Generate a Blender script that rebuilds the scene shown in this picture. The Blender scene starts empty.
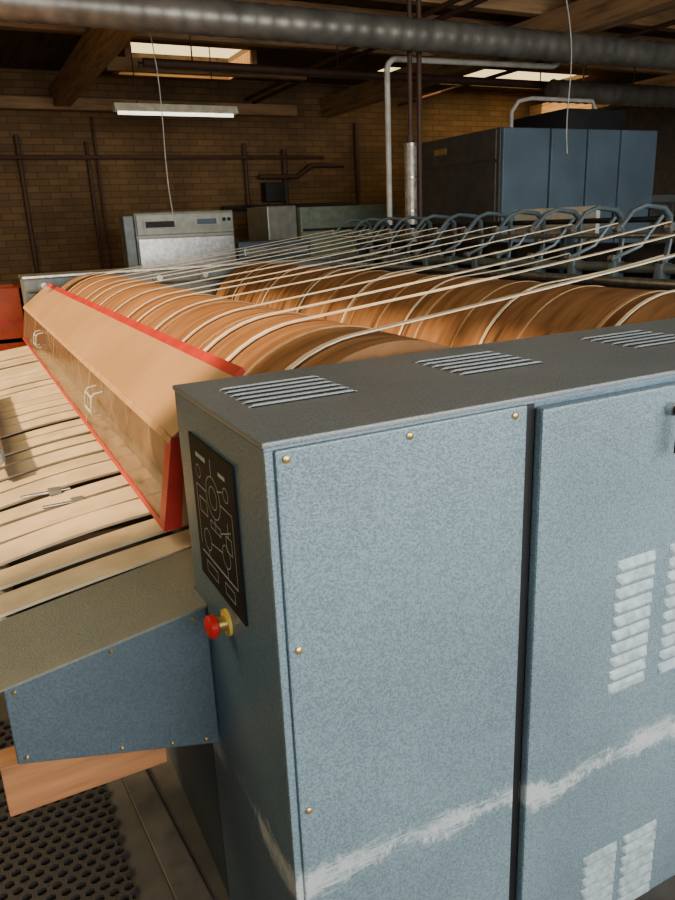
import bpy, math, random
from mathutils import Vector, Matrix
random.seed(4)
S=0.72; H=2.22*S; ZF=-2.22
def W(p): return Vector((p[0]*S,p[1]*S,p[2]*S+H))

# ---------------- materials ----------------
def newmat(name):
    m=bpy.data.materials.new(name); m.use_nodes=True
    nt=m.node_tree; b=nt.nodes['Principled BSDF']; return m,nt,b
def ramp(nt,fac,stops):
    r=nt.nodes.new('ShaderNodeValToRGB'); e=r.color_ramp.elements
    while len(e)<len(stops): e.new(0.5)
    for i,(p,c) in enumerate(stops):
        e[i].position=p; e[i].color=(c[0],c[1],c[2],1)
    nt.links.new(fac,r.inputs['Fac']); return r.outputs['Color']
def noise(nt,scale,detail=4,vec=None,rough=0.5):
    n=nt.nodes.new('ShaderNodeTexNoise'); n.inputs['Scale'].default_value=scale
    n.inputs['Detail'].default_value=detail; n.inputs['Roughness'].default_value=rough
    if vec is None:
        g=nt.nodes.new('ShaderNodeNewGeometry'); vec=g.outputs['Position']
    nt.links.new(vec,n.inputs['Vector']); return n.outputs['Fac']
def mapping(nt,scale=(1,1,1),rot=(0,0,0)):
    g=nt.nodes.new('ShaderNodeNewGeometry'); mp=nt.nodes.new('ShaderNodeMapping')
    mp.inputs['Scale'].default_value=scale; mp.inputs['Rotation'].default_value=rot
    nt.links.new(g.outputs['Position'],mp.inputs['Vector']); return mp.outputs['Vector']
def bump(nt,b,fac,strength,dist=0.002):
    n=nt.nodes.new('ShaderNodeBump'); n.inputs['Strength'].default_value=strength
    n.inputs['Distance'].default_value=dist
    nt.links.new(fac,n.inputs['Height']); nt.links.new(n.outputs['Normal'],b.inputs['Normal'])
def math_(nt,op,a,bv,clamp=False):
    n=nt.nodes.new('ShaderNodeMath'); n.operation=op; n.use_clamp=clamp
    for i,v in enumerate((a,bv)):
        if v is None: continue
        if isinstance(v,(int,float)): n.inputs[i].default_value=v
        else: nt.links.new(v,n.inputs[i])
    return n.outputs[0]
def mixc(nt,fac,a,b):
    n=nt.nodes.new('ShaderNodeMix'); n.data_type='RGBA'
    if isinstance(fac,(int,float)): n.inputs['Factor'].default_value=fac
    else: nt.links.new(fac,n.inputs['Factor'])
    for i,v in ((6,a),(7,b)):
        if isinstance(v,tuple): n.inputs[i].default_value=(*v,1)
        else: nt.links.new(v,n.inputs[i])
    return n.outputs[2]
def plain(name,col,rough=0.5,metal=0.0,var=0.15,scale=12,alpha=1.0,bmp=0.0,spec=0.5):
    m,nt,b=newmat(name)
    f=noise(nt,scale,5)
    lo=tuple(c*(1-var) for c in col); hi=tuple(min(1,c*(1+var)) for c in col)
    nt.links.new(ramp(nt,f,[(0.35,lo),(0.65,hi)]),b.inputs['Base Color'])
    b.inputs['Roughness'].default_value=rough; b.inputs['Metallic'].default_value=metal
    b.inputs['Alpha'].default_value=alpha; b.inputs['Specular IOR Level'].default_value=spec
    if bmp: bump(nt,b,f,bmp,0.004)
    return m
def hammer(name,col,rough=0.38,scratch=False,metal=0.1,mottle=None,var=0.14):
    m,nt,b=newmat(name)
    f=noise(nt,260,2); big=noise(nt,3,4)
    lo=tuple(c*(1-var) for c in col); hi=tuple(c*(1+var*1.2) for c in col)
    c=ramp(nt,f,[(0.38,lo),(0.62,hi)])
    c2=ramp(nt,big,[(0.3,(0.86,0.86,0.86)),(0.7,(1.1,1.1,1.1))])
    mx=nt.nodes.new('ShaderNodeMix'); mx.data_type='RGBA'; mx.blend_type='MULTIPLY'
    mx.inputs['Factor'].default_value=1
    nt.links.new(c,mx.inputs[6]); nt.links.new(c2,mx.inputs[7]); out=mx.outputs[2]
    if mottle:  # random blotches of a second colour
        df=noise(nt,5,6,rough=0.65)
        out=mixc(nt,math_(nt,'MULTIPLY',ramp(nt,df,[(0.4,(0,0,0)),(0.7,(1,1,1))]),0.5),out,mottle)
    if scratch:
        g=nt.nodes.new('ShaderNodeNewGeometry'); sp=nt.nodes.new('ShaderNodeSeparateXYZ')
        nt.links.new(g.outputs['Position'],sp.inputs[0])
        wob=noise(nt,2.6,3)
        z=math_(nt,'ADD',sp.outputs['Z'],math_(nt,'MULTIPLY',wob,0.10))
        d=math_(nt,'ABSOLUTE',math_(nt,'SUBTRACT',z,0.555),None)
        band=math_(nt,'SUBTRACT',1.0,math_(nt,'DIVIDE',d,0.05),True)
        v=mapping(nt,(12,12,110),(0.15,0.30,0)); s1=noise(nt,1.6,6,v,0.75)
        v2=mapping(nt,(30,30,14),(0.5,0.6,0.2)); s2=noise(nt,2.0,5,v2,0.7)
        patch=noise(nt,5.0,2)
        s=math_(nt,'MAXIMUM',s1,s2)
        s=math_(nt,'ADD',s,math_(nt,'MULTIPLY',math_(nt,'SUBTRACT',patch,0.5),0.8))
        k=math_(nt,'MULTIPLY',math_(nt,'SUBTRACT',math_(nt,'ADD',s,math_(nt,'MULTIPLY',band,0.22)),0.64),7.0,True)
        k=math_(nt,'MULTIPLY',k,math_(nt,'MULTIPLY',band,2.0,True),True)
        k=math_(nt,'MULTIPLY',k,0.75)
        out=mixc(nt,k,out,(0.64,0.69,0.70))
    nt.links.new(out,b.inputs['Base Color'])
    b.inputs['Roughness'].default_value=rough; b.inputs['Metallic'].default_value=metal
    bump(nt,b,f,0.6,0.002)
    return m
def wood(name,col,rough=0.7,axis='Y',sc=1.0):
    m,nt,b=newmat(name)
    scl={'X':(1.2,14,14),'Y':(14,1.2,14),'Z':(14,14,1.2)}[axis]
    f=noise(nt,1.6*sc,7,mapping(nt,scl),0.6)
    nt.links.new(ramp(nt,f,[(0.3,tuple(c*0.45 for c in col)),(0.5,col),(0.75,tuple(min(1,c*1.35) for c in col))]),b.inputs['Base Color'])
    b.inputs['Roughness'].default_value=rough; bump(nt,b,f,0.4,0.004); return m

M={}
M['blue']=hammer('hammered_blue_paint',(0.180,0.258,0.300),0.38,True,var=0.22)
M['blueside']=hammer('hammered_blue_paint_shaded',(0.105,0.175,0.235),0.38,True,0.0,var=0.2)  # same cabinet paint, darker: the side's shade is put into the colour
M['bluetop']=hammer('hammered_blue_warm_sheen_top',(0.19,0.225,0.245),0.36,False,0.1,mottle=(0.27,0.265,0.24),var=0.2)  # greyer copy of the cabinet paint; warm sheen on top put into colour
M['bluedk']=hammer('hammered_blue_frame',(0.05,0.075,0.10),0.45)
M['bluebox']=hammer('hammered_blue_housing_shaded',(0.090,0.128,0.155),0.42)  # blue paint darkened; shading of the housing is put into the colour
M['boxtop']=hammer('housing_top_warm_lit',(0.18,0.20,0.175),0.42,mottle=(0.28,0.26,0.19))  # warm light from above put into the olive colour, blotched at random
M['louvre']=plain('lit_louvre_paint',(0.34,0.42,0.45),0.4,0.1,0.25,60)  # lighter than the door paint: light caught by the slats is painted in
M['black']=plain('matt_black',(0.008,0.008,0.009),0.6)
M['sign']=plain('black_sign',(0.010,0.011,0.013),0.6,spec=0.15)
M['line']=plain('sign_print',(0.42,0.45,0.46),0.6)
M['steel']=plain('brushed_steel',(0.5,0.5,0.48),0.3,0.9,0.2,30)
M['armpaint']=plain('blue_grey_arm_paint',(0.17,0.23,0.265),0.4,0.2)
M['greysteel']=plain('grey_machine_paint',(0.20,0.23,0.23),0.45,0.3)
M['brass']=plain('brass',(0.6,0.42,0.15),0.35,0.8)
M['yellow']=plain('yellow_plastic',(0.75,0.55,0.08),0.4)
M['red']=plain('red_plastic',(0.6,0.02,0.02),0.3)
M['redtape']=plain('red_tape',(0.52,0.03,0.02),0.4)
M['belt']=plain('canvas_belt',(0.62,0.51,0.34),0.8,0,0.16,9,bmp=0.2)
M['tape']=plain('cotton_tape',(0.85,0.72,0.50),0.75,0,0.1,20)
M['wrap']=plain('guide_tape_wrap',(0.50,0.31,0.15),0.75,0,0.15,20)
M['deck']=plain('table_deck',(0.025,0.022,0.02),0.6,0.2)
M['dark']=plain('dark_machinery',(0.02,0.022,0.025),0.6)
M['hood']=plain('hood_panel_cream',(0.50,0.31,0.155),0.42,0,0.10,4)
M['orange']=plain('orange_crate_plastic',(0.50,0.07,0.015),0.5)
M['whitepaint']=plain('white_pipe_paint',(0.6,0.58,0.52),0.45)
M['rust']=plain('brown_pipe',(0.10,0.05,0.035),0.6)
M['foil']=plain('pipe_lagging',(0.5,0.47,0.42),0.45,0.5,0.25,25)
M['duct']=plain('galvanised_duct',(0.28,0.27,0.24),0.45,0.6,0.25,6)
M['lamp']=plain('lamp_enamel',(0.85,0.8,0.62),0.5)
M['green']=plain('green_machine_paint',(0.27,0.33,0.24),0.5,0.1)
M['cream']=plain('steel_machine_front',(0.34,0.34,0.29),0.42,0.4)
M['dryblue']=plain('dryer_blue_paint',(0.12,0.18,0.24),0.5,0.0,0.12,3)
M['drygrey']=plain('dryer_side_paint',(0.085,0.078,0.07),0.5,0.1)
M['wood']=wood('plank_wood',(0.46,0.20,0.08),0.6,'X')
M['beam']=wood('beam_wood_y',(0.42,0.25,0.12),0.75,'Y')
M['beamx']=wood('beam_wood_x',(0.42,0.25,0.12),0.75,'X')
M['ceil']=wood('ceiling_boards',(0.12,0.08,0.045),0.85,'Y',0.6)
M['channel']=plain('floor_channel_steel',(0.12,0.11,0.10),0.55,0.3,0.3)
M['label']=plain('label_white',(0.6,0.6,0.55),0.5)
m,nt,b=newmat('fluorescent_tube_glow'); b.inputs['Emission Color'].default_value=(1,.93,.75,1); b.inputs['Emission Strength'].default_value=2.5; M['tube']=m  # tube glow added to lift the dim background
m,nt,b=newmat('clear_guard_plastic')
b.inputs['Roughness'].default_value=0.15; b.inputs['Alpha'].default_value=0.42
f=noise(nt,1.6,6,mapping(nt,(2,7,5)),0.65); nt.links.new(ramp(nt,f,[(0.3,(0.16,0.11,0.07)),(0.7,(0.48,0.33,0.20))]),b.inputs['Base Color']); M['clear']=m
m,nt,b=newmat('roll_padding')
f=noise(nt,2.0,6,mapping(nt,(1.5,9,1.5)),0.6)
nt.links.new(ramp(nt,f,[(0.25,(0.12,0.055,0.022)),(0.5,(0.28,0.14,0.058)),(0.75,(0.42,0.235,0.11))]),b.inputs['Base Color'])
b.inputs['Roughness'].default_value=0.8; b.inputs['Specular IOR Level'].default_value=0.2; bump(nt,b,f,0.2,0.004); M['roll']=m
m,nt,b=newmat('brick_wall')
mp=mapping(nt,(1,1,1),(math.radians(90),0,0))
br=nt.nodes.new('ShaderNodeTexBrick'); nt.links.new(mp,br.inputs['Vector'])
br.inputs['Scale'].default_value=1.0; br.inputs['Brick Width'].default_value=0.24; br.inputs['Row Height'].default_value=0.078
br.inputs['Mortar Size'].default_value=0.007; br.inputs['Mortar Smooth'].default_value=0.3
br.inputs['Color1'].default_value=(0.30,0.17,0.07,1); br.inputs['Color2'].default_value=(0.21,0.12,0.053,1); br.inputs['Mortar'].default_value=(0.13,0.085,0.05,1)
f=noise(nt,1.3,5); mx=nt.nodes.new('ShaderNodeMix'); mx.data_type='RGBA'; mx.blend_type='MULTIPLY'; mx.inputs['Factor'].default_value=1
nt.links.new(br.outputs['Color'],mx.inputs[6]); nt.links.new(ramp(nt,f,[(0.3,(0.6,0.6,0.6)),(0.7,(1.2,1.2,1.2))]),mx.inputs[7])
nt.links.new(mx.outputs[2],b.inputs['Base Color']); b.inputs['Roughness'].default_value=0.85
bump(nt,b,br.outputs['Fac'],-0.4,0.008); M['brick']=m
m,nt,b=newmat('concrete_floor'); f=noise(nt,6,7)
nt.links.new(ramp(nt,f,[(0.3,(0.05,0.046,0.04)),(0.7,(0.11,0.10,0.085))]),b.inputs['Base Color']); b.inputs['Roughness'].default_value=0.7
bump(nt,b,f,0.3,0.005); M['floor']=m
M['plaster']=plain('grey_plaster',(0.14,0.125,0.105),0.9)

# ---------------- mesh builder ----------------
class MB:
    def __init__(s): s.v=[]; s.f=[]; s.m=[]; s.mats=[]
    def mi(s,mat):
        if mat not in s.mats: s.mats.append(mat)
        return s.mats.index(mat)
    def add(s,vs,fs,mat):
        o=len(s.v); i=s.mi(mat)
        s.v+= [tuple(v) for v in vs]
        for f in fs: s.f.append(tuple(o+k for k in f)); s.m.append(i)
        return s
    def box(s,x0,x1,y0,y1,z0,z1,mat,ch=0.0):
        if ch<=0:
            vs=[(x,y,z) for x in (x0,x1) for y in (y0,y1) for z in (z0,z1)]
            fs=[(0,1,3,2),(4,6,7,5),(0,4,5,1),(2,3,7,6),(0,2,6,4),(1,5,7,3)]
            return s.add(vs,fs,mat)
        import bmesh
        bm=bmesh.new(); bmesh.ops.create_cube(bm,size=1)
        for v in bm.verts:
            v.co=Vector(((x0+x1)/2+v.co.x*(x1-x0),(y0+y1)/2+v.co.y*(y1-y0),(z0+z1)/2+v.co.z*(z1-z0)))
        bmesh.ops.bevel(bm,geom=bm.edges[:],offset=ch,segments=2,affect='EDGES',profile=0.6)
        bm.verts.index_update()
        vs=[v.co[:] for v in bm.verts]; fs=[tuple(v.index for v in f.verts) for f in bm.faces]; bm.free()
        return s.add(vs,fs,mat)
    def prism(s,pts,y0,y1,mat):
        n=len(pts); vs=[(x,y0,z) for x,z in pts]+[(x,y1,z) for x,z in pts]
        fs=[tuple(range(n))[::-1],tuple(range(n,2*n))]
        for i in range(n):
            j=(i+1)%n; fs.append((i,j,n+j,n+i))
        return s.add(vs,fs,mat)
    def path(s,pts,r,mat,seg=10,flat=1.0):
        pts=[Vector(p) for p in pts]; n=len(pts)
        vs=[];fs=[]; up=None
        for i,p in enumerate(pts):
            t=(pts[min(i+1,n-1)]-pts[max(i-1,0)]).normalized()
            if up is None:
                ref=Vector((0,0,1)) if abs(t.z)<0.9 else Vector((0,1,0))
                a=t.cross(ref).normalized()
            else:
                a=(up-t*up.dot(t)).normalized()
            up=a; c=t.cross(a)
            rr=r[i] if isinstance(r,(list,tuple)) else r
            for k in range(seg):
                an=2*math.pi*k/seg
                vs.append(p+a*math.cos(an)*rr*flat+c*math.sin(an)*rr)
        for i in range(n-1):
            for k in range(seg):
                k2=(k+1)%seg
                fs.append((i*seg+k,i*seg+k2,(i+1)*seg+k2,(i+1)*seg+k))
        fs.append(tuple(range(seg))[::-1]); fs.append(tuple((n-1)*seg+k for k in range(seg)))
        return s.add(vs,fs,mat)
    def cyl(s,p0,p1,r,mat,seg=20,r1=None):
        return s.path([p0,p1],[r,r if r1 is None else r1],mat,seg)
    def ribbon(s,pts,y0,y1,th,mat,tilt=0.0):
        n=len(pts); vs=[];fs=[]
        for i,(x,z) in enumerate(pts):
            a=pts[max(i-1,0)]; c=pts[min(i+1,n-1)]
            dx,dz=c[0]-a[0],c[1]-a[1]; l=math.hypot(dx,dz) or 1
            nx,nz=-dz/l*th/2,dx/l*th/2
            vs+=[(x+nx,y0,z+nz),(x+nx,y1,z+nz+tilt),(x-nx,y1,z-nz+tilt),(x-nx,y0,z-nz)]
        for i in range(n-1):
            o=i*4;q=o+4
            for k in range(4):
                k2=(k+1)%4; fs.append((o+k,o+k2,q+k2,q+k))
        fs.append((0,1,2,3)); o=(n-1)*4; fs.append((o+3,o+2,o+1,o))
        return s.add(vs,fs,mat)
    def louvre(s,o,u,v,nrm,L,h,d,mat):
        o,u,v,nrm=Vector(o),Vector(u),Vector(v),Vector(nrm)
        prof=[(0,0),(0.35*h,0.55*d),(0.75*h,d),(0.95*h,0.9*d),(h,0)]
        vs=[]
        for k,e in enumerate((0,0.06,0.94,1)):
            for (a,b2) in prof:
                q=0.15 if k in (0,3) else 1
                vs.append(o+u*(e*L)+v*a+nrm*(b2*q))
        fs=[]
        for k in range(3):
            for j in range(4): fs.append((k*5+j,k*5+j+1,(k+1)*5+j+1,(k+1)*5+j))
        fs+= [(0,1,2,3,4),(19,18,17,16,15)]
        return s.add(vs,fs,mat)
    def done(s,name,parent=None,smooth=False,bevel=0):
        vs=[W(v) for v in s.v]
        lo=Vector((min(v[i] for v in vs) for i in range(3))); hi=Vector((max(v[i] for v in vs) for i in range(3)))
        c=(lo+hi)/2; c.z=lo.z
        me=bpy.data.meshes.new(name); me.from_pydata([v-c for v in vs],[],s.f); 
        for k in s.mats: me.materials.append(M[k])
        for p,i in zip(me.polygons,s.m): p.material_index=i
        import bmesh
        bm=bmesh.new(); bm.from_mesh(me); bmesh.ops.recalc_face_normals(bm,faces=bm.faces[:]); bm.to_mesh(me); bm.free()
        ob=bpy.data.objects.new(name,me); bpy.context.scene.collection.objects.link(ob)
        if smooth:
            me.shade_smooth()
            try: me.set_sharp_from_angle(angle=math.radians(40))
            except Exception: pass
        if parent: ob.parent=parent; ob.location=c-parent.location
        else: ob.location=c
        if bevel:
            bv=ob.modifiers.new('bevel','BEVEL'); bv.width=bevel; bv.segments=2; bv.limit_method='ANGLE'
        return ob
def empty(name,p):
    e=bpy.data.objects.new(name,None); e.location=W(p); e.empty_display_size=0.1
    bpy.context.scene.collection.objects.link(e); return e

# ---------------- room ----------------
RX0,RX1,RY0,RY1,ZC=-5.0,14.0,-3.0,14.0,2.6
MB().box(RX0-.2,RX1+.2,RY0-.2,RY1+.2,ZF-.15,ZF,'floor').done('floor')
MB().box(RX0,RX1,RY1,RY1+.2,ZF,ZC,'brick').done('wall_back')
MB().box(RX0-.2,RX0,RY0,RY1,ZF,ZC,'plaster').done('wall_left')
MB().box(RX1,RX1+.2,RY0,RY1,ZF,ZC,'plaster').done('wall_right')
wx0,wx1,wz0,wz1=-1.0,6.5,-0.9,1.9
b=MB(); b.box(RX0,wx0,RY0-.2,RY0,ZF,ZC,'plaster'); b.box(wx1,RX1,RY0-.2,RY0,ZF,ZC,'plaster')
b.box(wx0,wx1,RY0-.2,RY0,ZF,wz0,'plaster'); b.box(wx0,wx1,RY0-.2,RY0,wz1,ZC,'plaster'); b.done('wall_front')
b=MB()
for i in range(6):
    x=wx0+(wx1-wx0)*i/5; b.box(x-.04,x+.04,RY0-.14,RY0-.06,wz0,wz1,'whitepaint')
for z in (wz0+.04,(wz0+wz1)/2,wz1-.04): b.box(wx0,wx1,RY0-.13,RY0-.07,z-.04,z+.04,'whitepaint')
b.done('window_1')
holes=[(-4.8,-0.9,2.1,8.2),(2.77,4.6,11.75,12.75),(9.3,11.9,12.0,13.5),(7.4,8.7,12.3,13.1)]
xs=sorted({RX0,RX1,*[h[0] for h in holes],*[h[1] for h in holes]}); ys=sorted({RY0,RY1,*[h[2] for h in holes],*[h[3] for h in holes]})
b=MB()
for i in range(len(xs)-1):
    for j in range(len(ys)-1):
        cx=(xs[i]+xs[i+1])/2; cy=(ys[j]+ys[j+1])/2
        if any(h[0]<cx<h[1] and h[2]<cy<h[3] for h in holes): continue
        b.box(xs[i],xs[i+1],ys[j],ys[j+1],ZC,ZC+.08,'ceil')
b.done('ceiling')
for (x) in (2.0,7.0,12.2):
    MB().box(x-.13,x+.13,2.2 if x<3 else -1,13.97,2.0,2.33,'beam',0.01).done('roof_beam')
for y in (0.5,3,5.2,6.5,7.9,9.2,10.3):
    MB().box(-0.8,13.6,y-.08,y+.08,2.34,2.59,'beamx',0.01).done('roof_purlin')
MB().box(0.4,6.2,13.62,13.82,1.96,2.14,'beamx',0.01).done('wall_beam')
MB().box(2.3,5.3,11.22,11.34,2.13,2.30,'beamx',0.01).done('skylight_lintel')
b=MB()
for x0,x1 in ((2.68,2.77),(4.6,4.69)): b.box(x0,x1,11.7,12.8,2.36,2.6,'beamx')
b.box(2.68,4.69,12.75,12.82,2.36,2.6,'beamx'); b.done('skylight_frame')

b=MB(); pts=[];rs=[]; n=260
for i in range(n+1):
    pts.append((-1.5+11*i/n,7.0,1.79)); rs.append(0.145+(0.010 if i%4==0 else 0))
b.path(pts,rs,'duct',24); b.done('ventilation_duct',smooth=True)
b=MB(); pts=[];rs=[]; n=120
for i in range(n+1):
    pts.append((8.2+5.2*i/n,9.0,1.72)); rs.append(0.15+(0.010 if i%4==0 else 0))
b.path(pts,rs,'duct',24)
for x in (8.8,11): b.cyl((x,9.0,1.85),(x,9.0,2.6),.012,'steel',8)
b.done('ventilation_duct',smooth=True)
def arc(c,r,a0,a1,n,plane='XZ',y=0):
    o=[]
    for i in range(n+1):
        a=math.radians(a0+(a1-a0)*i/n); o.append((c[0]+r*math.cos(a),y,c[1]+r*math.sin(a)))
    return o
pts=[(4.5,7.5,ZF)]+[(4.5,7.5,1.5)]+arc((4.62,1.55),.12,180,90,6,y=7.5)+[(6.8,7.5,1.70)]+arc((6.8,1.85),.15,270,360,5,y=7.5)+[(6.95,7.5,1.98)]
MB().path(pts,.032,'whitepaint',12).done('white_water_pipe',smooth=True)
b=MB(); b.cyl((4.63,7.25,.8),(4.63,7.25,2.59),.026,'rust',12); b.cyl((4.63,7.25,.82),(4.63,7.25,.88),.045,'rust',12)
b.cyl((4.63,7.25,ZF),(4.63,7.25,.8),.068,'foil',20)
for z in (.1,.45,.78): b.cyl((4.63,7.25,z-.01),(4.63,7.25,z+.01),.074,'steel',20)
b.done('insulated_steam_pipe',smooth=True)
MB().cyl((4.78,7.3,ZF),(4.78,7.3,2.59),.028,'rust',12).done('steam_pipe',smooth=True)
for x,z0,z1,r in ((1.25,-1.5,1.6,.04),(2.35,-1.5,1.5,.03),(2.5,-1.5,1.9,.025),(5.2,-1,1.5,.04),(6.0,-1,1.4,.06),(7.6,-1,1.9,.05)):
    MB().cyl((x,13.9,z0),(x,13.9,z1),r,'rust',10).done('wall_conduit',smooth=True)
b=MB(); b.path([(5.4,13.75,.9),(6.2,13.75,.9),(6.5,13.75,1.1),(7.2,13.75,1.1)],.05,'rust',10); b.path([(.5,13.8,1.25),(6.8,13.8,1.25)],.035,'rust',8)
b.path([(4.6,13.7,.35),(7.4,13.7,.35)],.05,'dark',8); b.box(5.5,5.9,13.7,13.95,.45,.8,'dark',.01)
b.done('wall_pipe',smooth=True)
def sag(p0,p1,k,n=14):
    o=[]
    for i in range(n+1):
        t=i/n; p=Vector(p0).lerp(Vector(p1),t); p.z-=k*4*t*(1-t); p.x+=0.06*math.sin(t*5); o.append(p)
    return o
MB().path(sag((2.15,8.6,2.59),(2.45,8.9,.1),.0,),.006,'label',6).done('hanging_cable')
MB().path(sag((5.75,6.2,2.1),(5.95,6.2,.6),.0),.006,'label',6).done('hanging_cable')
b=MB()
b.add([(2.28,10.9,1.58),(4.03,10.9,1.58),(4.03,11.1,1.58),(2.28,11.1,1.58),(2.28,10.95,1.68),(4.03,10.95,1.68),(4.03,11.05,1.68),(2.28,11.05,1.68)],
 [(0,3,2,1),(4,5,6,7),(0,1,5,4),(1,2,6,5),(2,3,7,6),(3,0,4,7)],'lamp')
b.cyl((2.33,11,1.56),(3.98,11,1.56),.022,'tube',12)
for x in (2.6,3.7): b.cyl((x,11,1.67),(x,11,2.6),.008,'rust',6)
b.done('fluorescent_lamp')
b=MB(); b.cyl((2.4,9.6,1.92),(13.0,9.6,1.92),.05,'rust',12); b.cyl((2.4,9.85,1.94),(13.0,9.85,1.94),.035,'duct',12)
for x in (3,5,8.5,10.5): b.cyl((x,9.6,1.92),(x,9.6,2.6),.01,'rust',6)
b.done('overhead_pipe_run',smooth=True)
b=MB()
for x,z in ((5.3,2.25),(5.45,2.2),(8.6,2.25)): b.cyl((x,2.5,z),(x,13.9,z),.03,'rust',10)
b.done('ceiling_conduit_run',smooth=True)

# ---------------- ironer ----------------
IR=empty('industrial_ironer',(2.0,4.5,ZF))
CX0,CX1,CY0,CY1,CT=.472,3.7,1.28,1.941,-.4
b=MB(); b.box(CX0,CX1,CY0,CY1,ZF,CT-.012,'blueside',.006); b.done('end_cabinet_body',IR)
b=MB(); b.box(CX0-.003,CX1,CY0-.003,CY1+.004,CT-.014,CT,'bluetop',.005)
for gx in (.55,1.15,1.80):
    for i in range(6):
        y0=1.558+i*.044
        b.box(gx+.008,gx+.282,y0,y0+.019,CT-.001,CT+.0012,'black')  # black strip paints the darkness inside each slot
        # pressed louvre opening toward the front
        o=Vector((gx,y0+.036,CT)); 
        b.louvre((gx,y0+.038,CT),(1,0,0),(0,-1,0),(0,0,1),.29,.026,.006,'bluetop')
b.done('cabinet_lid',IR)
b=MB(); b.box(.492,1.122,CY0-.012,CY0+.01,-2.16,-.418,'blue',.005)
b.done('front_panel',IR)
b=MB(); b.box(.472,.490,CY0-.004,CY0+.01,-2.16,-.42,'blue',.003); b.done('corner_trim',IR)
b=MB(); b.box(1.122,1.15,CY0-.003,CY0+.01,-2.16,-.42,'black'); b.done('door_gap_shade',IR)  # black strip paints the shade in the gap beside the door
b=MB(); b.box(1.150,2.35,CY0-.034,CY0-.004,-2.16,-.428,'blue',.007)
yy=CY0-.034
for (x0,w) in ((1.43,.145),(1.63,.145)):
    for i in range(10): b.louvre((x0,yy,-.885-i*.0425),(1,0,0),(0,0,-1),(0,-1,0),w,.030,.010,'louvre')
for (x0,w) in ((1.385,.14),(1.55,.15)):
    for i in range(7): b.louvre((x0,yy,-1.86-i*.0425),(1,0,0),(0,0,-1),(0,-1,0),w,.030,.010,'louvre')
b.done('cabinet_door',IR)
b=MB(); b.cyl((1.572,yy,-.487),(1.572,yy-.02,-.487),.017,'steel',20); b.cyl((1.572,yy-.02,-.487),(1.572,yy-.035,-.487),.011,'black',16)
b.box(1.563,1.581,yy-.045,yy-.032,-.60,-.48,'black',.003); b.done('door_lock',IR,smooth=True)
b=MB()
def screw(x,z,y=CY0-.012,r=.0095):
    b.cyl((x,y,z),(x,y-.004,z),r,'steel',14,r*.9); b.cyl((x,y-.004,z),(x,y-.007,z),r*.9,'brass',14,r*.4)
for x in (.514,.80,1.085): screw(x,-.437)
for z in (-.867,-1.29,-1.72): screw(.514,z)
for x,z in ((.43,-1.05),(.20,-1.08),(-.05,-1.12),(.19,-1.39),(.33,-1.43),(.43,-1.455),(-.05,-1.32)): screw(x,z,1.835,.007)
b.done('panel_screws',IR,smooth=True)
b=MB(); b.box(CX0-.006,CX0,1.47,1.815,-.90,-.50,'sign',.002)
xs_=CX0-.0065
def ln(y0,z0,y1,z1,t=.003):
    dy,dz=y1-y0,z1-z0; l=math.hypot(dy,dz) or 1; ny,nz=-dz/l*t/2,dy/l*t/2
    b.add([(xs_,y0+ny,z0+nz),(xs_,y1+ny,z1+nz),(xs_,y1-ny,z1-nz),(xs_,y0-ny,z0-nz)],[(0,1,2,3)],'line')
def cir(y,z,r,t=.0025,n=20):
    for i in range(n):
        a,c=2*math.pi*i/n,2*math.pi*(i+1)/n; ln(y+r*math.cos(a),z+r*math.sin(a),y+r*math.cos(c),z+r*math.sin(c),t)
def rc(y0,y1,z0,z1):
    ln(y0,z0,y1,z0);ln(y1,z0,y1,z1);ln(y1,z1,y0,z1);ln(y0,z1,y0,z0)
cir(1.64,-.63,.055);cir(1.64,-.63,.03);cir(1.57,-.76,.03);cir(1.72,-.77,.03)
rc(1.60,1.68,-.72,-.70);ln(1.64,-.685,1.64,-.72);ln(1.50,-.63,1.585,-.63);ln(1.695,-.63,1.78,-.63)
ln(1.78,-.63,1.78,-.80);ln(1.50,-.63,1.50,-.82);ln(1.50,-.82,1.78,-.82,.005);rc(1.53,1.60,-.87,-.84);rc(1.66,1.75,-.87,-.84)
ln(1.57,-.79,1.57,-.82);ln(1.72,-.80,1.72,-.82);ln(1.60,-.76,1.69,-.77);ln(1.53,-.55,1.58,-.55,.01);ln(1.68,-.545,1.76,-.545,.012);ln(1.64,-.575,1.64,-.53);ln(1.52,-.68,1.60,-.71)
rc(1.70,1.76,-.70,-.66);rc(1.52,1.56,-.74,-.70);cir(1.535,-.59,.018);cir(1.75,-.59,.018);ln(1.56,-.59,1.60,-.60);ln(1.54,-.66,1.54,-.70)
b.done('schematic_sign',IR)
ey,ez=1.633,-.971
b=MB(); b.cyl((CX0,ey,ez),(CX0-.008,ey,ez),.036,'yellow',28); b.cyl((CX0-.008,ey,ez),(CX0-.035,ey,ez),.02,'brass',20)
b.path([(CX0-.028,ey,ez),(CX0-.034,ey,ez),(CX0-.050,ey,ez),(CX0-.058,ey,ez),(CX0-.062,ey,ez)],[.02,.030,.031,.024,.008],'red',28)
b.done('emergency_stop_button',IR,smooth=True)
b=MB(); b.prism([(-.075,-1.105),(.470,-1.022),(.470,-1.486),(-.075,-1.335)],1.835,2.20,'bluebox')
b.prism([(.470,-1.022),(.62,-1.0),(.62,-1.45),(.470,-1.486)],1.95,2.20,'bluebox')
b.done('feed_table_housing',IR,bevel=.003)
b=MB(); b.prism([(-.082,-1.105),(-.082,-1.098),(.471,-1.013),(.471,-1.022)],1.828,2.205,'boxtop')
b.prism([(.471,-1.022),(.471,-1.013),(.62,-.99),(.62,-1.0)],1.95,2.205,'boxtop')
b.done('feed_table_cover',IR)
b=MB(); b.box(-.125,.325,1.93,2.02,-1.565,-1.40,'wood',.004); b.done('wooden_plank_support',IR)
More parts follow.
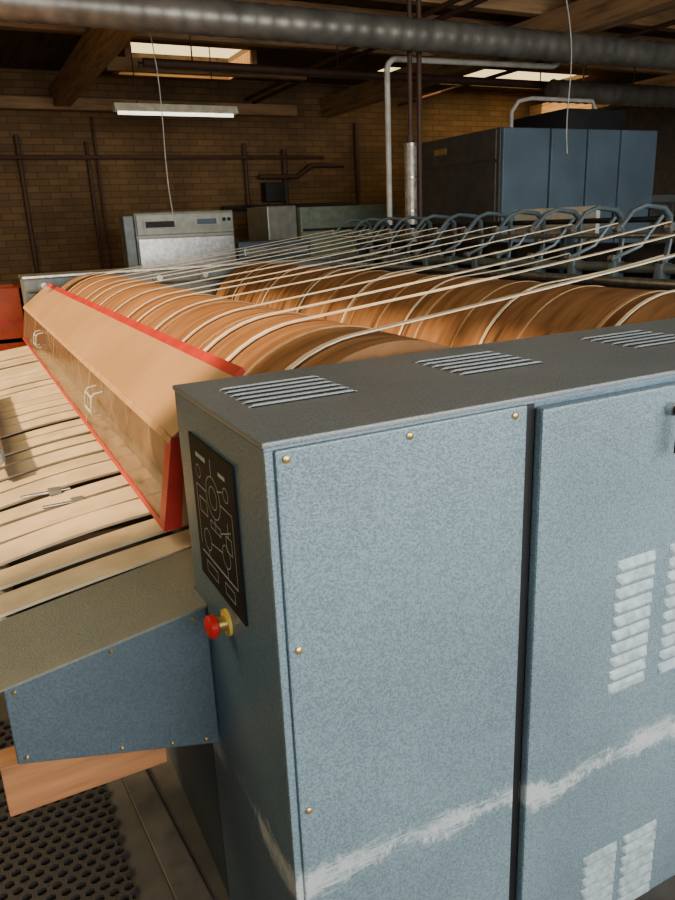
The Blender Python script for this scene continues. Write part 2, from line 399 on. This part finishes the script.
b=MB(); b.box(.475,3.7,1.95,7.9,ZF,-1.55,'bluedk',.01); b.box(.62,3.7,1.95,7.9,-1.55,-1.32,'dark')
b.done('base_frame',IR)
b=MB(); b.box(-.02,.60,2.21,7.85,-1.30,-1.125,'deck'); 
for y in (3.2,5.0,6.8): b.prism([(.0,-1.3),(.5,-1.3),(.5,-1.9)],y-.03,y+.03,'bluedk')
b.done('feed_table_deck',IR)
b=MB(); b.cyl((-.05,2.205,-1.14),(-.05,7.85,-1.14),.045,'steel',20); b.cyl((.60,2.3,-1.07),(.60,7.8,-1.07),.045,'steel',20); b.done('feed_belt_roller',IR,smooth=True)
b=MB(); y=2.225; i=0
while y<7.65:
    o=random.uniform(-.006,.007)
    pts=[(-.05+.05*math.cos(math.radians(a)),-1.14+.05*math.sin(math.radians(a))) for a in range(260,90,-20)]
    for t in range(13):
        x=-.05+.65*t/12; u=t/12
        z=-1.09+.085*u+.009*math.sin(u*math.pi)+o*math.sin(u*math.pi)
        pts.append((x,z))
    b.ribbon(pts,y,y+.142,.010,'belt',random.uniform(-.004,.014)); y+=.195+random.uniform(-.008,.008); i+=1
b.done('feed_belts',IR,smooth=True)
b=MB()
for (x,y) in ((.20,3.16),(.27,2.98)):
    b.box(x-.12,x+.08,y,y+.018,-1.045,-1.036,'steel',.002); b.box(x-.01,x+.04,y-.03,y+.04,-1.046,-1.030,'greysteel',.003)
b.done('belt_separator_fingers',IR)
hy0,hy1=2.28,7.8
def slab(b,x0,z0,x1,z1,y0,y1,th,mat):
    dx,dz=x1-x0,z1-z0;l=math.hypot(dx,dz);nx,nz=dz/l*th,-dx/l*th
    b.prism([(x0,z0),(x1,z1),(x1+nx,z1+nz),(x0+nx,z0+nz)],y0,y1,mat)
b=MB(); slab(b,.533,-.639,.782,-.449,hy0,hy1,.012,'hood')
b.done('hood_top_panel',IR)
b=MB(); slab(b,.475,-.952,.533,-.639,hy0,hy1,.006,'clear'); b.done('hood_front_guard',IR)
b=MB(); b.prism([(.484,-.952),(.54,-.645),(.782,-.46),(.775,-.60),(.64,-.75),(.60,-.95)],hy0,hy0+.01,'hood')
b.prism([(.484,-.952),(.54,-.645),(.782,-.46),(.775,-.60),(.64,-.75),(.60,-.95)],hy1-.01,hy1,'hood'); b.done('hood_end_plate',IR)
b=MB(); slab(b,.470,-.957,.475,-.937,hy0,hy1,.014,'redtape')
slab(b,.756,-.466,.788,-.441,hy0-.005,hy1,.02,'redtape'); slab(b,.470,-.955,.529,-.639,hy0-.004,hy0+.065,.012,'redtape')
b.prism([(.480,-.955),(.535,-.64),(.575,-.64),(.53,-.955)],hy0-.006,hy0-.001,'redtape')
b.done('hood_red_tape',IR)
b=MB()
for y in (3.50,6.05):
    w_=.17
    b.path([(.515,y,-.71),(.475,y,-.715),(.462,y,-.73),(.452,y,-.80),(.455,y,-.815),(.49,y,-.82)],.005,'label',8)
    b.path([(.515,y+w_,-.71),(.475,y+w_,-.715),(.462,y+w_,-.73),(.452,y+w_,-.80),(.455,y+w_,-.815),(.49,y+w_,-.82)],.005,'label',8)
    b.path([(.462,y,-.73),(.462,y+w_,-.73)],.005,'label',8); b.path([(.452,y,-.80),(.452,y+w_,-.80)],.005,'label',8)
b.done('hood_handles',IR,smooth=True)
b=MB()
for y in (3.9,5.4,6.7): slab(b,.474,-.95,.532,-.640,y,y+.02,.002,'hood')
slab(b,.519,-.66,.5315,-.637,hy0,hy1,.003,'wrap')
b.done('hood_joint_strips',IR)
RC=[(1.226,-.92),(2.94,-.92)]; RR=.55
for ri,(cx,cz) in enumerate(RC):
    b=MB(); b.cyl((cx,2.02,cz),(cx,7.72,cz),RR,'roll',96)
    b.cyl((cx,1.95,cz),(cx,7.9,cz),.12,'steel',24); b.cyl((cx,7.72,cz),(cx,7.75,cz),RR-.05,'steel',48)
    b.done('ironing_roll',IR,smooth=True)
    b=MB(); y=2.45; k=0
    while y<7.6:
        pts=[(cx+(RR+.003)*math.cos(math.radians(a)),cz+(RR+.003)*math.sin(math.radians(a))) for a in range(0,361,6)]
        w=.012 if k%3 else .022
        b.ribbon(pts,y,y+w,.004,'wrap'); y+=(.62 if ri==0 else .45)+.07*math.sin(k*2.3); k+=1
    b.done('roll_guide_bands',IR,smooth=True)
    b=MB(); pts=[(cx+(RR+.05)*math.cos(math.radians(a)),cz+(RR+.05)*math.sin(math.radians(a))) for a in range(190,351,8)]
    b.ribbon(pts,2.0,7.75,.03,'greysteel'); b.done('heated_bed',IR,smooth=True)
HX,HZ=3.78,-.07
def tape_to(b,hx,hz,cx,cz,y,yh,w,endang=265,mat='tape'):
    r=RR+.010; dx,dz=hx-cx,hz-cz; d=math.hypot(dx,dz)
    t=math.degrees(math.atan2(dz,dx)+math.acos(r/d))
    P=[(hx,hz)]; Y=[yh]
    tx,tz=cx+r*math.cos(math.radians(t)),cz+r*math.sin(math.radians(t))
    for i in range(1,9):
        u=i/8; P.append((hx+(tx-hx)*u,hz+(tz-hz)*u-.012*math.sin(u*math.pi))); Y.append(yh+(y-yh)*u)
    a=t+5
    while a<endang: P.append((cx+r*math.cos(math.radians(a)),cz+r*math.sin(math.radians(a)))); Y.append(y); a+=7
    o=len(b.v); b.ribbon(P,0,w,.005,mat)
    for i in range(len(P)):
        for k in range(4):
            v=b.v[o+i*4+k]; b.v[o+i*4+k]=(v[0],v[1]+Y[i],v[2])
hooksY=[2.3+.40*i for i in range(14)]
b=MB()
for i,y in enumerate(hooksY): tape_to(b,HX,HZ,*RC[0],max(2.12,y-.12+.09*math.sin(i*1.7)),y,.032 if i<3 else .020)
b.done('guide_tapes_upper',IR,smooth=True)
b=MB()
for i,y in enumerate(hooksY):
    if i%2==0: tape_to(b,3.92,-.27,*RC[1],y+.05,y+.15,.020)
b.done('guide_tapes_lower',IR,smooth=True)
b=MB()
for y in hooksY:
    pts=[(4.22,y,-.42),(4.26,y,-.2),(4.24,y,-.04),(4.18,y,.01),(4.0,y,.03),(3.90,y,.0),(3.80,y,-.10)]
    b.path(pts,[.020,.024,.030,.030,.026,.024,.016],'armpaint',8,0.6)
    b.cyl((3.79,y-.005,-.10),(3.79,y+.035,-.10),.026,'steel',16)
    b.path([(4.2,y+.02,-.04),(4.02,y+.02,-.22),(3.92,y+.15,-.30)],.013,'armpaint',8)
    b.cyl((3.92,y+.14,-.30),(3.92,y+.18,-.30),.025,'steel',14)
    b.box(4.17,4.27,y-.03,y+.03,-.46,-.34,'armpaint',.005)
b.done('tape_tension_arms',IR,smooth=True)
b=MB()
for x,z,r,m_ in ((4.22,-.38,.035,'greysteel'),(4.1,-.16,.018,'steel'),(3.98,-.45,.03,'steel'),(4.3,-.06,.02,'dark')):
    b.cyl((x,2.0,z),(x,7.95,z),r,m_,14)
b.box(4.3,4.42,1.95,7.95,-1.3,-.22,'dark',.01)
for y in (2.6,4.4,6.2,7.7): b.box(4.2,4.3,y,y+.05,-1.3,-.1,'bluedk',.004)
b.box(3.7,4.3,1.95,7.95,ZF,-1.2,'bluedk',.01)
b.done('tension_rack',IR)
b=MB(); b.box(4.46,4.50,4.35,5.3,-.16,.05,'label',.004); b.box(4.47,4.51,4.4,4.45,ZF,-.16,'greysteel'); b.box(4.47,4.51,5.0,5.05,ZF,-.16,'greysteel'); b.done('rack_sign_board',IR)
b=MB(); b.box(.57,4.3,7.95,8.35,ZF,-.40,'greysteel',.01)
b.box(.56,4.3,7.93,8.37,-.40,-.37,'steel',.006)
b.done('far_end_cabinet',IR)
b=MB()
for x in (.75,1.1,1.9,2.4,3.4): 
    b.cyl((x,7.95,-.47),(x,7.90,-.47),.06,'greysteel',20); b.cyl((x,7.90,-.47),(x,7.88,-.47),.03,'steel',16)
b.cyl((.6,7.88,-.52),(4.2,7.88,-.52),.014,'steel',8)
b.done('tape_pulleys',IR,smooth=True)
b=MB(); b.cyl((.0,3.5,-.94),(.0,5.4,-.94),.055,'armpaint',20); b.cyl((.0,3.46,-.94),(.0,3.5,-.94),.045,'steel',20)
for y in (3.7,5.3): b.box(-.04,-.0,y,y+.04,-1.1,-.94,'greysteel')
b.done('infeed_press_roller',IR,smooth=True)

# ---------------- floor things ----------------
m,nt,bs=newmat('rubber_mat'); bs.inputs['Base Color'].default_value=(0.045,0.040,0.038,1); bs.inputs['Roughness'].default_value=0.5; M['mat']=m
b=MB(); p=.050
ny=0; y=.9
while y<3.4:
    x=-.95+(p/2 if ny%2 else 0)
    while x<.20:
        o=[(x+.0294*math.cos(math.radians(60*k+30)),y+.0294*math.sin(math.radians(60*k+30))) for k in range(6)]
        q=[(x+.019*math.cos(math.radians(60*k+30)),y+.019*math.sin(math.radians(60*k+30))) for k in range(6)]
        vs=[(a,c,ZF+.022) for a,c in o]+[(a,c,ZF+.022) for a,c in q]+[(a,c,ZF+.001) for a,c in q]
        fs=[]
        for k in range(6):
            j=(k+1)%6; fs.append((k,j,6+j,6+k)); fs.append((6+k,6+j,12+j,12+k))
        b.add(vs,fs,'mat'); x+=p
    y+=p*.866; ny+=1
b.done('rubber_floor_mat')
b=MB()
b.add([(.235,3.1,ZF),(.33,3.1,ZF),(.42,1.95,ZF),(.31,1.95,ZF),(.235,3.1,ZF+.03),(.33,3.1,ZF+.03),(.42,1.95,ZF+.03),(.31,1.95,ZF+.03)],[(3,2,1,0),(4,5,6,7),(0,1,5,4),(1,2,6,5),(2,3,7,6),(3,0,4,7)],'channel')
b.done('floor_cable_channel',bevel=.003)

# ---------------- background machines ----------------
DR=empty('tumble_dryer',(6.9,7.8,ZF))
b=MB(); b.box(5.65,8.1,7.0,8.7,ZF,.95,'drygrey',.01)
b.box(5.63,5.65,7.05,8.65,.62,.93,'drygrey',.005); b.box(5.63,5.65,7.05,8.65,-1.9,.58,'drygrey',.005); b.done('body',DR)
b=MB()
for x0,x1 in ((5.66,6.33),(6.36,6.90),(6.93,7.44),(7.47,8.08)):
    b.box(x0,x1,6.95,7.0,ZF+.15,.94,'dryblue',.012); b.box(x1-.06,x1-.04,6.93,6.95,-.1,.05,'black',.003)
b.done('front_panels',DR)
b=MB(); b.box(5.62,5.635,8.0,8.25,.76,.83,'brass'); b.done('name_plate',DR)
b=MB(); b.box(6.9,7.9,7.3,8.3,.95,1.22,'dark',.02); b.path([(6.3,7.6,.95),(6.3,7.6,1.2),(6.4,7.6,1.32),(6.6,7.6,1.36),(7.6,7.6,1.36),(7.7,7.6,1.2)],.025,'whitepaint',10); b.done('top_fittings',DR,smooth=True)

WM=empty('washing_machine',(2.83,10.5,ZF))
b=MB(); b.box(2.16,3.51,10.0,11.0,ZF,.236,'cream',.02); b.done('body',WM)
b=MB(); b.box(2.18,3.49,9.97,10.0,-.05,.21,'cream',.008); b.box(2.26,2.70,9.955,9.97,.03,.14,'label'); b.box(2.29,2.67,9.95,9.956,.045,.12,'dark'); b.box(2.95,3.28,9.96,9.97,.05,.15,'label'); b.box(2.98,3.25,9.955,9.961,.065,.135,'dryblue')
for x in (3.36,3.43): b.cyl((x,9.97,.12),(x,9.95,.12),.025,'black',12)
b.box(2.18,3.49,9.97,10.0,-1.6,-.09,'steel',.008); b.cyl((2.83,9.97,-.75),(2.83,9.92,-.75),.42,'steel',36)
b.box(2.0,2.13,9.9,10.1,-.6,.2,'greysteel',.01)
b.done('control_front',WM)
WB=empty('laundry_folder',(5.8,11.5,ZF))
b=MB(); b.box(4.97,6.75,11.0,12.2,ZF,.27,'green',.02); b.box(5.0,6.7,10.98,11.0,-.1,-.06,'dark'); b.box(5.1,6.6,10.98,11.0,.05,.20,'green',.005); b.done('body',WB)
b=MB(); b.box(4.45,4.95,11.1,12.0,ZF,.30,'cream',.02); b.done('side_unit',WB)
b=MB(); b.box(3.62,4.75,10.2,10.9,ZF,-.2,'dryblue',.02); b.box(3.7,4.7,10.18,10.2,-.4,-.28,'steel',.01); b.done('storage_cabinet')
b=MB(); b.box(8.6,9.3,7.6,8.5,ZF,.2,'greysteel',.02); b.box(8.65,9.25,7.58,7.6,-1.9,.1,'steel',.01); b.done('metal_locker')
for k in range(3):
    b=MB(); z=ZF+.57*k; x0,x1,y0,y1=-.4,.60,8.6,9.4
    b.box(x0,x1,y0,y1,z,z+.04,'orange')
    for (a,c,d,e) in ((x0,x0+.04,y0,y1),(x1-.04,x1,y0,y1),(x0,x1,y0,y0+.04),(x0,x1,y1-.04,y1)): 
        b.box(a,c,d,e,z,z+.2,'orange'); b.box(a,c,d,e,z+.24,z+.565,'orange')
        b.box(a,c,d,e,z+.2,z+.24,'redtape')
    b.done('orange_crate')

# ---------------- camera ----------------
cam=bpy.data.cameras.new('camera'); co=bpy.data.objects.new('camera',cam); bpy.context.scene.collection.objects.link(co)
r=Vector((.8898,-.4544,-.0407)).normalized(); u=Vector((.1695,.2463,.9544)); u=(u-r*u.dot(r)).normalized(); bk=r.cross(u)
mt=Matrix((( r.x,u.x,bk.x,0),(r.y,u.y,bk.y,0),(r.z,u.z,bk.z,H),(0,0,0,1))); co.matrix_world=mt
cam.sensor_fit='VERTICAL'; cam.sensor_height=24; cam.lens=730/900*24; cam.clip_start=.02
bpy.context.scene.camera=co

# ---------------- lights ----------------
def area(name,p,d,sx,sy,e,c,spread=180):
    l=bpy.data.lights.new(name,'AREA'); l.shape='RECTANGLE'; l.size=sx*S; l.size_y=sy*S; l.energy=e; l.color=c; l.spread=math.radians(spread)
    o=bpy.data.objects.new(name,l); o.location=W(p); o.rotation_euler=Vector(d).to_track_quat('-Z','Y').to_euler(); bpy.context.scene.collection.objects.link(o); return o
area('window_daylight',(2.75,-2.95,.5),(0,1,-.25),7.3,2.7,165,(0.93,0.97,1.0),140)
area('skylight_glow',(-2.85,5.1,2.58),(.25,0,-1),3.6,5.9,70,(1.0,0.76,0.48))
sl=bpy.data.lights.new('sun','SUN'); sl.energy=7; sl.color=(1,.66,.35); sl.angle=math.radians(3)
so=bpy.data.objects.new('sun',sl); so.rotation_euler=Vector((1,.12,-.95)).to_track_quat('-Z','Y').to_euler(); bpy.context.scene.collection.objects.link(so); so.location=(-5,3,8)
w=bpy.data.worlds.new('world'); bpy.context.scene.world=w; w.use_nodes=True
bg=w.node_tree.nodes['Background']; bg.inputs[0].default_value=(1.0,.74,.32,1); bg.inputs[1].default_value=2.1
